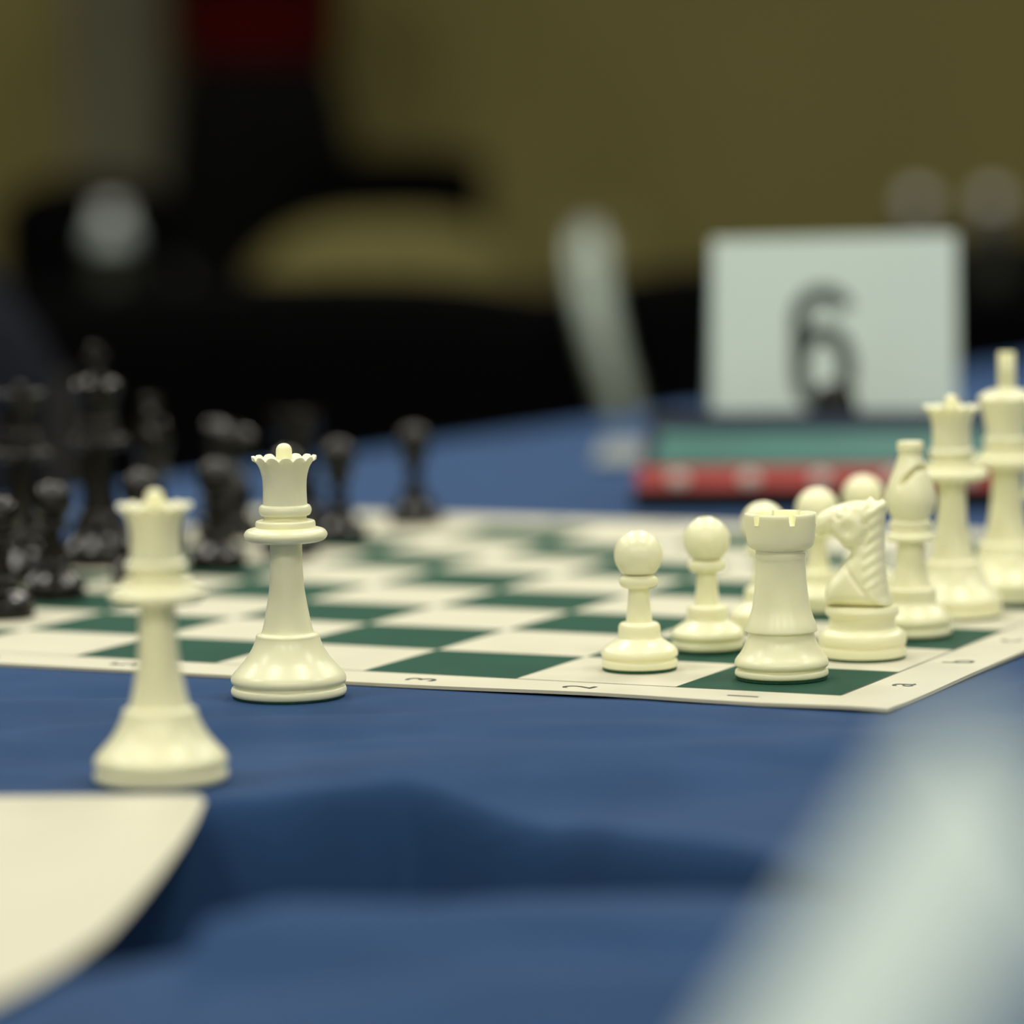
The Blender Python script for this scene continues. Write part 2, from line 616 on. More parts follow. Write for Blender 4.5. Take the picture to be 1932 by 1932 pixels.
def make_rook(name, pm, fm):
    o = piece_root(name)
    pad(15.0, o, fm)
    lathe('body', [(14.5, 1.0, 'k'), (15.15, 1.3), (15.35, 2.0), (15.1, 3.0), (14.4, 3.5, 'k'), (14.4, 3.9, 'k'), (15.25, 4.5), (15.4, 5.6),
                   (14.9, 6.8), (13.5, 8.6), (12.2, 10.8), (11.3, 13.0), (10.9, 15.0), (11.0, 15.5, 'k'), (11.75, 15.8), (11.85, 16.5), (11.3, 18.4), (10.3, 21.0),
                   (9.5, 23.8), (8.85, 28.2), (8.4, 33.0), (8.05, 39.4, 'k'), (8.25, 40.0), (8.25, 41.2), (8.0, 41.5, 'k'), (8.4, 42.8, 'k')], pm, o)
    NN = 6

    def cren(r, z, th):
        a = (th + 0.35) % (2 * math.pi / NN) - math.pi / NN
        if z > 50.0 and abs(a) * 11.0 < 1.1 and r > 7.0:
            z = 51.2 + (z - 54.4) * 0.05
        return r, z
    lathe('battlement', [(8.4, 42.6, 'k'), (9.4, 42.9), (10.3, 43.6), (10.9, 44.8), (11.2, 46.5), (11.55, 50.4), (11.9, 54.1, 'k'), (11.7, 54.5, 'k'),
                         (9.0, 54.5, 'k'), (8.8, 54.2, 'k'), (8.6, 51.0, 'k'), (0, 50.2)], pm, o, segs=180, fn=cren, n=3, sharp=35)
    return o


def make_bishop(name, pm, fm):
    o = piece_root(name)
    pad(14.0, o, fm)
    lathe('body', [(13.3, 0.7, 'k'), (14.1, 1.0), (14.35, 1.9), (14.1, 3.2), (13.5, 3.8, 'k'), (13.5, 4.3, 'k'), (14.2, 5.0), (14.35, 6.2),
                   (13.7, 7.8), (11.9, 9.8), (10.0, 11.4), (9.2, 12.6, 'k'), (9.1, 14.0), (9.1, 16.4), (8.7, 17.4), (7.4, 17.8, 'k'), (6.5, 20.0), (5.4, 25.0), (4.9, 30.0), (4.7, 34.0, 'k'),
                   (7.2, 34.0), (8.8, 34.7), (9.1, 35.6), (8.6, 36.6), (7.4, 37.0, 'k'), (7.2, 38.0), (6.9, 38.5, 'k'), (6.9, 39.3, 'k'), (7.5, 39.7), (7.6, 40.6), (7.1, 41.5), (6.1, 41.9, 'k')], pm, o)

    def slot(r, z, th):
        # a slanting cut in the side of the mitre that faces the player
        x = r * math.cos(th)
        d = (z - 57.0) - 1.25 * (x - 3.0)
        if x > 0.6 and abs(d) < 1.7 and 50 < z < 64:
            k = 1 - (abs(d) / 1.7) ** 3
            r = r - (r * 0.62) * k * smooth01((x - 0.6) / 1.6)
        return max(r, 0.5), z
    lathe('mitre', [(6.1, 41.8, 'k'), (7.6, 44.0), (8.7, 47.0), (8.95, 49.5), (8.5, 52.5), (7.4, 56.0), (6.0, 59.5), (4.8, 62.6), (4.1, 64.8), (3.9, 65.6, 'k'),
                    (4.5, 66.0), (4.75, 67.2), (4.6, 68.8), (4.0, 69.5), (0, 69.6)], pm, o, segs=120, n=8, fn=slot, sharp=60)
    return o


def make_pawn(name, pm, fm):
    o = piece_root(name)
    pad(12.45, o, fm)
    lathe('body', [(12.0, 1.0, 'k'), (12.6, 1.3), (12.75, 2.2), (12.6, 3.3), (11.9, 3.9, 'k'), (11.95, 4.3, 'k'), (12.75, 4.9), (12.9, 5.9),
                   (12.3, 7.2), (10.6, 8.6), (8.6, 9.9), (7.3, 10.8, 'k'), (7.05, 11.8), (7.0, 14.2), (6.7, 15.3), (6.0, 15.9), (4.6, 16.1, 'k'), (4.35, 17.0),
                   (3.9, 21.0), (3.55, 25.0), (3.4, 27.6, 'k'), (5.0, 27.7), (6.2, 28.5), (6.65, 29.8), (6.3, 31.1), (5.2, 31.9, 'k')], pm, o)
    ball = []
    for k in range(0, 15):
        a = -0.88 + (math.pi / 2 + 0.88) * k / 14
        ball.append((8.15 * math.cos(a) if k < 14 else 0, 38.7 + 8.15 * math.sin(a)))
    lathe('head', ball, pm, o, n=2)
    return o


HORSE = [(-9.5, 17.6), (-9.3, 22), (-8.6, 28), (-8.1, 35), (-8.0, 42), (-8.3, 48), (-8.9, 51.6), (-8.4, 55.2), (-6.6, 54.0), (-4.6, 53.8), (-3.6, 55.4), (-1.6, 53.9),
         (2.0, 53.7), (6.0, 53.0), (10.5, 51.4), (14.2, 49.6), (16.4, 47.4), (17.0, 45.0), (16.4, 42.8), (14.6, 41.6), (12.6, 42.2), (10.6, 41.8), (8.4, 40.2), (6.4, 38.0), (4.4, 37.0),
         (3.6, 35.8), (5.0, 33.6), (8.0, 30.2), (11.0, 26.8), (12.6, 23.2), (12.4, 20.0), (11.0, 17.6)]


def make_knight(name, pm, fm):
    o = piece_root(name)
    pad(14.75, o, fm)
    lathe('body', [(14.0, 0.7, 'k'), (14.8, 1.0), (15.05, 2.0), (14.9, 3.6), (14.5, 4.2, 'k'), (14.5, 4.7, 'k'), (15.0, 5.4), (15.1, 7.0), (14.6, 8.6),
                   (13.2, 9.8), (11.6, 10.4, 'k'), (11.2, 11.4), (11.2, 13.6), (11.5, 14.4, 'k'), (12.3, 15.0), (12.5, 16.2), (12.0, 17.4), (10.8, 17.9), (0, 18.1)], pm, o)
    # horse's head: the outline carries a rounded thickness with mane, jaw and eye worked in
    poly = HORSE
    # densify the outline
    dense = []
    n = len(poly)
    for i in range(n):
        p0, p1, p2, p3 = poly[i - 1], poly[i], poly[(i + 1) % n], poly[(i + 2) % n]
        for k in range(5):
            t = k / 5
            q = []
            for a in (0, 1):
                m1, m2 = (p2[a] - p0[a]) * 0.4, (p3[a] - p1[a]) * 0.4
                t2, t3 = t * t, t * t * t
                q.append((2 * t3 - 3 * t2 + 1) * p1[a] + (t3 - 2 * t2 + t) * m1 + (-2 * t3 + 3 * t2) * p2[a] + (t3 - t2) * m2)
            dense.append(tuple(q))
    nd = len(dense)

    def inside(x, y):
        c = False
        j = nd - 1
        for i in range(nd):
            xi, yi = dense[i]
            xj, yj = dense[j]
            if (yi > y) != (yj > y) and x < (xj - xi) * (y - yi) / (yj - yi) + xi:
                c = not c
            j = i
        return c

    def nearest(x, y):
        best, bp = 1e9, None
        for i in range(nd):
            ax, ay = dense[i]
            bx, by = dense[(i + 1) % nd]
            dx, dy = bx - ax, by - ay
            l2 = dx * dx + dy * dy
            t = 0 if l2 == 0 else max(0, min(1, ((x - ax) * dx + (y - ay) * dy) / l2))
            px, py = ax + dx * t, ay + dy * t
            d = (px - x) ** 2 + (py - y) ** 2
            if d < best:
                best, bp = d, (px, py)
        return math.sqrt(best), bp

    def thick(s, z, d):
        w = 9.4 - 3.6 * smooth01((z - 18) / 24)
        if s > 5 and z > 38:
            w *= 1 - 0.30 * smooth01((s - 5) / 11)
        R = 5.2
        k = min(d / R, 1.0)
        h = w * math.sqrt(max(0, 1 - (1 - k) ** 2))
        if s < -2.0 and z > 24:                               # mane
            h += 0.28 * math.sin(z * 1.5 + s * 1.1) * min(1, d / 1.5)
        j = math.hypot(s - 3.6, z - 44.4)                     # cheek
        h += 1.0 * math.exp(-((j - 3.4) / 1.9) ** 2) * min(1, d / 2) - 0.8 * math.exp(-((j - 6.4) / 0.9) ** 2) * (1 if z < 47 else 0.2)
        e = math.hypot(s - 6.4, z - 49.6)                     # eye
        h += 0.9 * math.exp(-(e / 0.9) ** 2) - 0.5 * math.exp(-((e - 1.7) / 0.6) ** 2)
        m_ = abs((z - 44.0) - 0.25 * (s - 15)) if s > 12 else 9  # mouth and nostril
        h -= 0.6 * math.exp(-(m_ / 0.5) ** 2)
        h -= 0.6 * math.exp(-(math.hypot(s - 15.4, z - 46.4) / 0.7) ** 2)
        g = abs((z - 30) - 1.25 * (s - 3.0)) if z < 36 else 9     # chest muscle line
        h -= 0.7 * math.exp(-(g / 0.9) ** 2)
        return max(h, 0.0)
    st = 0.6
    idx, pts = {}, []
    x0, y0 = -10, 17.4
    nx, ny = int(28 / st), int(39 / st)
    ins = {}
    for i in range(nx):
        for k in range(ny):
            ins[i, k] = inside(x0 + i * st, y0 + k * st)
    cells = [(i, k) for i in range(nx - 1) for k in range(ny - 1) if ins[i, k] and ins[i + 1, k] and ins[i, k + 1] and ins[i + 1, k + 1]]
    use, cnt = set(), {}
    for (i, k) in cells:
        for c in ((i, k), (i + 1, k), (i + 1, k + 1), (i, k + 1)):
            use.add(c)
            cnt[c] = cnt.get(c, 0) + 1
    verts, fid, bid, faces = [], {}, {}, []
    for c in use:
        s, z = x0 + c[0] * st, y0 + c[1] * st
        d, bp = nearest(s, z)
        if cnt[c] < 4:
            verts.append((bp[0] * MM, 0, bp[1] * MM))
            fid[c] = bid[c] = len(verts) - 1
        else:
            h = thick(s, z, d)
            verts.append((s * MM, h * MM, z * MM))
            fid[c] = len(verts) - 1
            verts.append((s * MM, -h * MM, z * MM))
            bid[c] = len(verts) - 1
    for (i, k) in cells:
        q = [(i, k), (i + 1, k), (i + 1, k + 1), (i, k + 1)]
        faces.append(tuple(fid[c] for c in q))
        b = tuple(bid[c] for c in reversed(q))
        if set(b) != set(faces[-1]):
            faces.append(b)
    mesh_obj('horse_head', verts, faces, pm, o, True, 75)
    return o


MAKERS = {'pawn': make_pawn, 'rook': make_rook, 'knight': make_knight, 'bishop': make_bishop, 'queen': make_queen, 'king': make_king}
protos = {}
TO_BLACK = math.atan2(SB, -CB)          # direction of rising rank numbers


def place(colour, kind, label, X=None, Y=None, xy=None, z=0.0, turn=0.0, group=None):
    key = (colour, kind)
    if key not in protos:
        pm, fm = (M['ivory'], M['felt']) if colour == 'white' else (M['ebony'], M['felt_black'])
        o = MAKERS[kind](colour + '_' + kind, pm, fm)
        protos[key] = o
    else:
        o = copy_tree(protos[key])
    x, y = xy if xy else board(X, Y)
    o.location = (x, y, T + z)
    face = TO_BLACK if colour == 'white' else TO_BLACK + math.pi
    o.rotation_euler = (0, 0, face + turn)
    tag(o, label, 'chess piece', group)
    return o


WP, BP = 'white pawns on the second rank', 'black pawns along the seventh rank'
place('white', 'queen', 'sharply focused cream queen standing alone on the blue cloth at the mat edge', xy=(-0.0731, 1.1725), z=-0.0013, turn=0.11)
place('white', 'queen', 'blurred cream queen nearest the camera, behind the sheet of cream paper', xy=(-0.0993, 1.0115), z=-0.0013, turn=0.3)
place('white', 'rook', 'cream rook on the green corner square marked a and 1', 0.553, 0.525, turn=0.0)
place('white', 'knight', 'cream knight standing directly behind the corner rook', 0.415, 1.508, turn=0.12)
place('white', 'bishop', 'cream bishop between the cream knight and the cream queen on the mat', 0.46, 2.53, turn=2.8)
place('white', 'queen', 'cream queen on the mat between the cream bishop and cream king', 0.54, 3.58)
place('white', 'king', 'tall cream king at the right edge of the picture', 0.46, 4.5, turn=-1.27)
place('white', 'bishop', 'cream bishop half hidden behind the cream king at the right edge', 0.5, 5.5, turn=0.8)
place('white', 'pawn', 'cream pawn in sharp focus nearest the camera, on the light square by numeral 2', 1.472, 0.596, group=WP)
place('white', 'pawn', 'cream pawn just behind the nearest pawn, left of the corner rook', 1.408, 1.495, group=WP)
place('white', 'pawn', 'cream pawn whose head peeps out behind the corner rook', 1.43, 2.5, group=WP)
place('white', 'pawn', 'cream pawn whose head shows just left of the cream knight', 1.44, 3.5, group=WP)
place('white', 'pawn', 'cream pawn whose head shows above the cream knight', 1.48, 4.5, group=WP)

place('black', 'king', 'tallest black piece, the black king left of the blurred cream queen', 7.57, 4.5, turn=0.4)
place('black', 'queen', 'black queen with a flat crown at the far left edge', 7.60, 3.5)
place('black', 'bishop', 'black bishop between the black king and the black knight', 7.68, 5.46, turn=1.0)
place('black', 'knight', 'black knight between the black bishop and the cream queen in focus', 7.62, 6.5)
place('black', 'rook', 'black rook hidden behind the crown of the cream queen in focus', 7.52, 7.5, z=0.0002)
place('black', 'pawn', 'black pawn cut by the left edge of the picture, nearest of the black pieces', 6.5, 1.5, group=BP)
place('black', 'pawn', 'black pawn second from the left edge, in front of the black queen', 6.72, 2.5, group=BP)
place('black', 'pawn', 'black pawn directly behind the blurred cream queen', 6.60, 3.5, group=BP)
place('black', 'pawn', 'black pawn in front of the black knight', 6.56, 4.5, group=BP)
place('black', 'pawn', 'black pawn mostly hidden behind the cream queen in focus', 6.5, 5.5, group=BP)
place('black', 'pawn', 'black pawn just right of the focused cream queen', 6.59, 6.5, group=BP)
place('black', 'pawn', 'farthest black pawn, standing alone at the far border of the mat', 6.64, 7.93, z=0.0006, group=BP)

# ---------------------------------------------------------------- chess clock
def build_clock():
    root = empty('chess_clock', (0.0603, 1.7850, T - 0.0010), math.radians(-7))
    tag(root, 'digital chess clock with teal display and red button strip before the number card', 'chess clock')
    L = 0.182

    def extrude(name, prof, x0, x1, m, inset=0.0, parent=root):
        n = len(prof)
        verts = []
        for xx, sgn in ((x0, 1), (x1, -1)):
            for (y, z) in prof:
                verts.append((xx + sgn * inset * (z / 0.046), y, z))
        faces = [tuple(range(n)), tuple(reversed(range(n, 2 * n)))]
        for k in range(n):
            k2 = (k + 1) % n
            faces.append((k, k2, n + k2, n + k))
        o = mesh_obj(name, verts, faces, m, parent, False)
        bv = o.modifiers.new('bevel', 'BEVEL')
        bv.width = 0.0009
        bv.segments = 2
        return o
    extrude('base', [(-0.004, 0.0), (-0.0035, 0.0104), (0.062, 0.0104), (0.062, 0.0)], -0.0008, L + 0.0008, M['clock_body'])
    extrude('housing', [(0.004, 0.0060), (0.007, 0.0195), (0.038, 0.0395), (0.046, 0.0450), (0.060, 0.0440), (0.061, 0.0060)], 0.0, L, M['clock_bezel'], 0.004)
    extrude('button_strip', [(-0.0010, 0.0106), (0.0020, 0.0190), (0.0034, 0.0204), (0.0068, 0.0204), (0.0040, 0.0106)], 0.0006, L - 0.0006, M['clock_red'], 0.001)
    # display pane set in the slope
    a, b = Vector((0, 0.0088, 0.0210)), Vector((0, 0.0315, 0.03535))
    nrm = Vector((0, -(b.z - a.z), b.y - a.y)).normalized()
    verts = []
    for lift in (0.0, 0.0008):
        for p, x0, x1 in ((a, 0.0085, L - 0.0085), (b, 0.0110, L - 0.0110)):
            for xx in (x0, x1):
                q = p + nrm * lift
                verts.append((xx, q.y, q.z))
    fcs = [(4, 5, 7, 6), (0, 1, 5, 4), (2, 3, 7, 6), (0, 2, 6, 4), (1, 3, 7, 5)]
    mesh_obj('display', verts, fcs, M['lcd'], root, False)
    for k in range(5):
        x = 0.0215 + k * 0.0348
        bm = bmesh.new()
        bmesh.ops.create_uvsphere(bm, u_segments=20, v_segments=10, radius=1.0)
        bmesh.ops.scale(bm, vec=(0.0052, 0.0016, 0.0038), verts=bm.verts)
        bmesh.ops.translate(bm, vec=(x, 0.0006, 0.0150), verts=bm.verts)
        bm_obj('button', bm, M['button'], root, True)
    # rocker in the middle of the top
    lathe_o = lathe('rocker', [(11.0, 0.0, 'k'), (11.5, 1.0), (11.0, 4.0), (9.5, 10.5), (6.0, 14.6), (0, 16.0)], M['ebony'], root, segs=32)
    lathe_o.location = (0.0965, 0.0530, 0.0435)
    lathe_o.scale = (1.0, 0.55, 1.0)
    return root


build_clock()

# ---------------------------------------------------------------- folded number cards
def tent_card(name, label, P0, P1, ridge0, ridge1, Q0, Q1, digit=None):
    """front panel P0-P1 (feet) up to the ridge, back panel down to Q0-Q1."""
    root = empty(name, (P0[0], P0[1], P0[2]))
    tag(root, label, 'number card')
    off = Vector(P0)

    def panel(pname, a, b, c, d):
        a, b, c, d = (Vector(p) - off for p in (a, b, c, d))
        n = (b - a).cross(d - a).normalized() * 0.0004
        vs_ = [tuple(p + n) for p in (a, b, c, d)] + [tuple(p - n) for p in (a, b, c, d)]
        return mesh_obj(pname, vs_, [(0, 1, 2, 3), (7, 6, 5, 4), (0, 1, 5, 4), (1, 2, 6, 5), (2, 3, 7, 6), (3, 0, 4, 7)], M['card'], root, False)
    panel('front_panel', P0, P1, ridge1, ridge0)
    panel('back_panel', Q0, Q1, ridge1, ridge0)
    if digit:
        h, w, st, cu, cv = digit                # numeral 6 drawn as one broad rounded stroke
        path = []
        ry = h * 0.285                          # lower bowl
        rx = w / 2 - st / 2
        cyb = -h / 2 + ry + st / 2
        for k in range(41):
            a = math.pi - 2 * math.pi * k / 40
            path.append((rx * math.cos(a), cyb + ry * math.sin(a)))
        stem = []
        ct = h / 2 - st / 2 - rx * 1.05
        stem.append((-rx, cyb))
        stem.append((-rx, (cyb + ct) / 2))
        for k in range(19):
            a = math.pi - math.radians(158) * k / 18
            stem.append((rx * math.cos(a), ct + rx * 1.05 * math.sin(a)))
        o0 = Vector((0, 0, 0))
        ux = (Vector(P1) - Vector(P0)).normalized()
        uy = ((Vector(ridge0) + Vector(ridge1)) / 2 - (Vector(P0) + Vector(P1)) / 2).normalized()
        n = ux.cross(uy).normalized()
        allv, allf = [], []
        for line, lift in ((path, 0.0007), (stem, 0.00075)):
            k0 = len(allv)
            for q, p in enumerate(line):
                a = Vector(line[max(q - 1, 0)])
                b = Vector(line[min(q + 1, len(line) - 1)])
                if line is path and q in (0, 40):
                    a, b = Vector(line[39]), Vector(line[1])
                t = (b - a).normalized()
                e = Vector((-t.y, t.x)) * st / 2
                for sg in (1, -1):
                    g = Vector(p) + e * sg
                    allv.append(tuple(o0 + ux * (cu + g.x) + uy * (cv + g.y) + n * lift))
            for q in range(len(line) - 1):
                allf.append((k0 + 2 * q, k0 + 2 * q + 1, k0 + 2 * q + 3, k0 + 2 * q + 2))
        mesh_obj('numeral', allv, allf, M['ink'], root, False)
    return root


zt = T - 0.0007
tent_card('number_card', 'white folded card with a black numeral 6 standing behind the clock',
          (0.1035, 1.871, zt), (0.2295, 1.871, zt), (0.1055, 1.893, T + 0.1285), (0.2315, 1.893, T + 0.1295),
          (0.1035, 1.945, zt), (0.2295, 1.945, zt), digit=(0.067, 0.0335, 0.0090, 0.0570, 0.0730))
tent_card('number_card', 'pale folded card close to the lens, filling the blurred lower right corner',
          (-0.0216, 0.415, zt), (-0.0216, 0.322, zt), (0.0504, 0.415, T + 0.107), (0.0504, 0.322, T + 0.107),
          (0.1224, 0.415, zt), (0.1224, 0.322, zt))

# ---------------------------------------------------------------- papers
def sheet(name, label, outline, zfun, cat='paper', m='paper'):
    """thin sheet cut to an outline, triangulated as strips between its left and right edges."""
    n = len(outline)
    top = [(x, y, zfun(x, y)) for x, y in outline]
    verts = top + [(x, y, z - 0.0003) for x, y, z in top]
    faces = [tuple(range(n)), tuple(reversed(range(n, 2 * n)))]
    for k in range(n):
        k2 = (k + 1) % n
        faces.append((k, k2, n + k2, n + k))
    o = mesh_obj(name, verts, faces, M[m], None, False)
    return tag(o, label, cat)


sheet('paper_sheet', 'cream sheet of paper lying in the lower left corner',
      [(-0.30, 0.982), (-0.090, 0.9765), (-0.0855, 0.9745), (-0.0832, 0.965), (-0.0832, 0.935), (-0.0840, 0.905), (-0.0862, 0.862), (-0.0888, 0.826),
       (-0.0915, 0.797), (-0.0965, 0.769), (-0.102, 0.749), (-0.107, 0.735), (-0.118, 0.705), (-0.33, 0.70)], lambda x, y: T + 0.0010)
sheet('paper_sheet', 'grey slip of paper on the blue cloth left of the chess clock',
      [(0.046, 2.055), (0.074, 2.048), (0.082, 2.205), (0.056, 2.212)], lambda x, y: T + 0.0012, m='grey_paper')

# ---------------------------------------------------------------- chairs behind the tables
def banquet_chair(name, label, loc, rz, w, top, fabric, metal, crown=0.05, gap=0.0, posts=None):
    root = empty(name, loc, rz)
    tag(root, label, 'chair')
    # back cushion with a bowed top
    verts, faces = [], []
    nx, nz = 16, 10
    z0 = 0.50
    for side in (-1, 1):
        for i in range(nx + 1):
            for k in range(nz + 1):
                u = -1 + 2 * i / nx
                v = k / nz
                hw = w / 2 * (1 - 0.03 * (1 - v))
                topz = top - crown * abs(u) ** 3.2
                z = z0 + (topz - z0) * v
                edge = (1 - abs(u) ** 6) * (1 - abs(2 * v - 1) ** 8)
                y = 0.22 + 0.10 * v - 0.02 * (1 - u * u) + side * (0.008 + 0.022 * max(edge, 0) ** 0.5)
                verts.append((u * hw, y, z))
    m = (nx + 1) * (nz + 1)
    for s in (0, 1):
        for i in range(nx):
            for k in range(nz):
                a = s * m + i * (nz + 1) + k
                faces.append((a, a + 1, a + nz + 2, a + nz + 1))
    rim = [i * (nz + 1) for i in range(nx + 1)] + [nx * (nz + 1) + k for k in range(1, nz + 1)] + [i * (nz + 1) + nz for i in range(nx - 1, -1, -1)] + [k for k in range(nz - 1, 0, -1)]
    for k in range(len(rim)):
        a, b = rim[k], rim[(k + 1) % len(rim)]
        faces.append((a, b, b + m, a + m))
    mesh_obj('backrest', verts, faces, fabric, root, True, 60)
    bm = bmesh.new()
    add_box(bm, (0, -0.02, 0.45), (w * 0.96, 0.44, 0.07), 0.025, 3)
    bm_obj('seat', bm, fabric, root, True, 50)
    for sx in (-1, 1):
        x = sx * (w / 2 - 0.012)
        tube('leg', [(x, -0.20, 0.42), (x, -0.21, 0.22), (x, -0.23, 0.003)], 0.011, metal, root)
        tube('leg', [(x, 0.19, 0.50), (x, 0.22, 0.25), (x, 0.28, 0.003)], 0.011, metal, root)
    if posts:
        x = -(w / 2 + 0.020)
        tube('back_post', [(x - px, py, pz) for (px, py, pz) in posts[0]], posts[1], posts[2], root, 16, 0.45)
        x = w / 2 - 0.004
        tube('back_post', [(x, 0.18, 0.44), (x, 0.225, 0.55), (x, 0.285, top - 0.14)], 0.010, metal, root)
    else:
        for sx in (-1, 1):
            x = sx * (w / 2 - 0.004)
            tube('back_post', [(x, 0.18, 0.44), (x, 0.225, 0.55), (x, 0.285, top - 0.14)], 0.010, metal, root)
    return root


banquet_chair('banquet_chair', 'black upholstered chair back, widest dark shape behind the black chessmen', (-0.166, 2.76, 0), math.radians(3), 0.430, T + 0.076, M['black_fabric'], M['black_metal'], 0.020)
banquet_chair('banquet_chair', 'dark slate chair back with rounded shoulder at the left edge', (-0.530, 2.20, 0), 0.0, 0.46, T + 0.169, M['slate_fabric'], M['black_metal'], 0.16)
banquet_chair('banquet_chair', 'black chair with pale metal post left of the number card', (0.247, 3.32, 0), 0.0, 0.295, T + 0.066, M['black_fabric'], M['black_metal'], 0.015,
              posts=([(-0.045, 0.20, 0.44), (-0.043, 0.22, 0.60), (-0.026, 0.235, 0.69), (-0.012, 0.25, 0.74), (-0.004, 0.265, 0.78), (0.0, 0.285, 0.81), (0.0, 0.305, 0.835), (0.0, 0.325, 0.852), (0.0, 0.332, 0.857)],
                     [0.016, 0.016, 0.017, 0.018, 0.019, 0.020, 0.020, 0.014, 0.006], M['pale_metal']))

# ---------------------------------------------------------------- far table and what stands behind it
def far_table():
    verts, faces = [], []
    x0, x1, y0, y1 = -1.3, 1.3, 4.38, 5.0
    pts, P = [], 64
    per = []
    for k in range(P):
        t = k / P * 4
        s, f = int(t), t - int(t)
        per.append([(x0 + (x1 - x0) * f, y0), (x1, y0 + (y1 - y0) * f), (x1 - (x1 - x0) * f, y1), (x0, y1 - (y1 - y0) * f)][s])
    cx, cy = (x0 + x1) / 2, (y0 + y1) / 2
    for (z, g) in ((0.75, 0.0), (0.742, 0.004), (0.45, 0.010), (0.003, 0.02)):
        for k, (x, y) in enumerate(per):
            w = g * (1 + 0.9 * math.sin(k * 2.4)) if z < 0.7 else g
            dx, dy = x - cx, y - cy
            verts.append((x + w * (1 if dx > 0 else -1) * (abs(dx) > 1.29), y + w * (1 if dy > 0 else -1) * (abs(dy) > 0.305), z))
    for r in range(3):
        for k in range(P):
            k2 = (k + 1) % P
            faces.append((r * P + k, r * P + k2, (r + 1) * P + k2, (r + 1) * P + k))
    faces.append(tuple(range(P)))
    return tag(mesh_obj('draped_table', verts, faces, M['black_cloth'], None, False), 'far table under a black cloth behind the black chairs', 'table')


far_table()


def bottle(label, loc, wide_label):  # added bottles: pale caps and wrapper stand in for blurred glints
    root = empty('glint_bottle', loc)
    tag(root, label, 'bottle', 'added bottles standing in for glints over the far table')
    lathe('body', [(24, 0, 'k'), (26, 2), (26, 20), (25, 40), (26, 60), (26, 78), (22, 92), (14, 104), (11, 109, 'k'), (11, 113)], M['bottle'], root, segs=32)
    lathe('cap', [(15, 108, 'k'), (15.6, 109), (15.6, 122), (14.6, 123.5), (0, 123.5)], M['cap'], root, segs=24, n=2)
    if wide_label:
        lathe('wrapper', [(26.4, 74, 'k'), (26.6, 76), (26.6, 80), (23.2, 92), (16.4, 103), (14.6, 105, 'k')], M['label'], root, segs=32, n=2)
    else:
        lathe('wrapper', [(26.3, 22, 'k'), (26.4, 24), (25.6, 40), (26.4, 56), (26.3, 58, 'k')], M['bottle'], root, segs=32, n=2)
    return root


bottle('added bottle whose pale blue wrapper stands in for the round glint at the far left', (-0.500, 4.62, 0.7505), True)
bottle('added dark bottle whose white cap stands in for a glint right of the number card, left of two', (0.535, 4.78, 0.7505), False)
bottle('added dark bottle whose white cap stands in for a glint at the right edge, right of two', (0.632, 4.78, 0.7505), False)

banquet_chair('banquet_chair', 'gold upholstered chair with a domed back in the middle distance', (-0.185, 5.28, 0), 0.0, 0.42, T + 0.090, M['gold_fabric'], M['black_metal'], 0.075)
banquet_chair('banquet_chair', 'dimmer gold chair right of the domed gold one', (0.155, 6.00, 0), 0.0, 0.27, T + 0.085, M['gold_fabric'], M['black_metal'], 0.05)
banquet_chair('banquet_chair', 'far black chair back rising above the domed gold chair', (-0.200, 6.00, 0), 0.0, 0.33, T + 0.195, M['black_fabric'], M['black_metal'], 0.02)
banquet_chair('banquet_chair', 'far black chair back beside the added glint bottle at the left', (-0.640, 5.30, 0), 0.0, 0.28, T + 0.160, M['black_fabric'], M['black_metal'], 0.05)
banquet_chair('banquet_chair', 'far black chair back right of the number card', (0.830, 5.30, 0), 0.0, 0.44, T + 0.050, M['black_fabric'], M['black_metal'], 0.03)

# ---------------------------------------------------------------- person standing far behind
def skin_mesh(name, joints, edges, m, parent, sub=2):
    me = bpy.data.meshes.new(name)
    me.from_pydata([j[0] for j in joints], edges, [])
    o = link(bpy.data.objects.new(name, me))
    sk = o.modifiers.new('skin', 'SKIN')
    sk.use_smooth_shade = True
    sv = me.skin_vertices[0].data
    for k, j in enumerate(joints):
        sv[k].radius = j[1]
        sv[k].use_root = (k == 0)
    ss = o.modifiers.new('sub', 'SUBSURF')
    ss.levels = ss.render_levels = sub
    dg = bpy.context.evaluated_depsgraph_get()
    me2 = bpy.data.meshes.new_from_object(o.evaluated_get(dg))
    me2.name = name
    bpy.data.objects.remove(o)
    me2.materials.clear()
    me2.materials.append(m)
    me2.polygons.foreach_set('use_smooth', [True] * len(me2.polygons))
    r = link(bpy.data.objects.new(name, me2))
    r.parent = parent
    return r


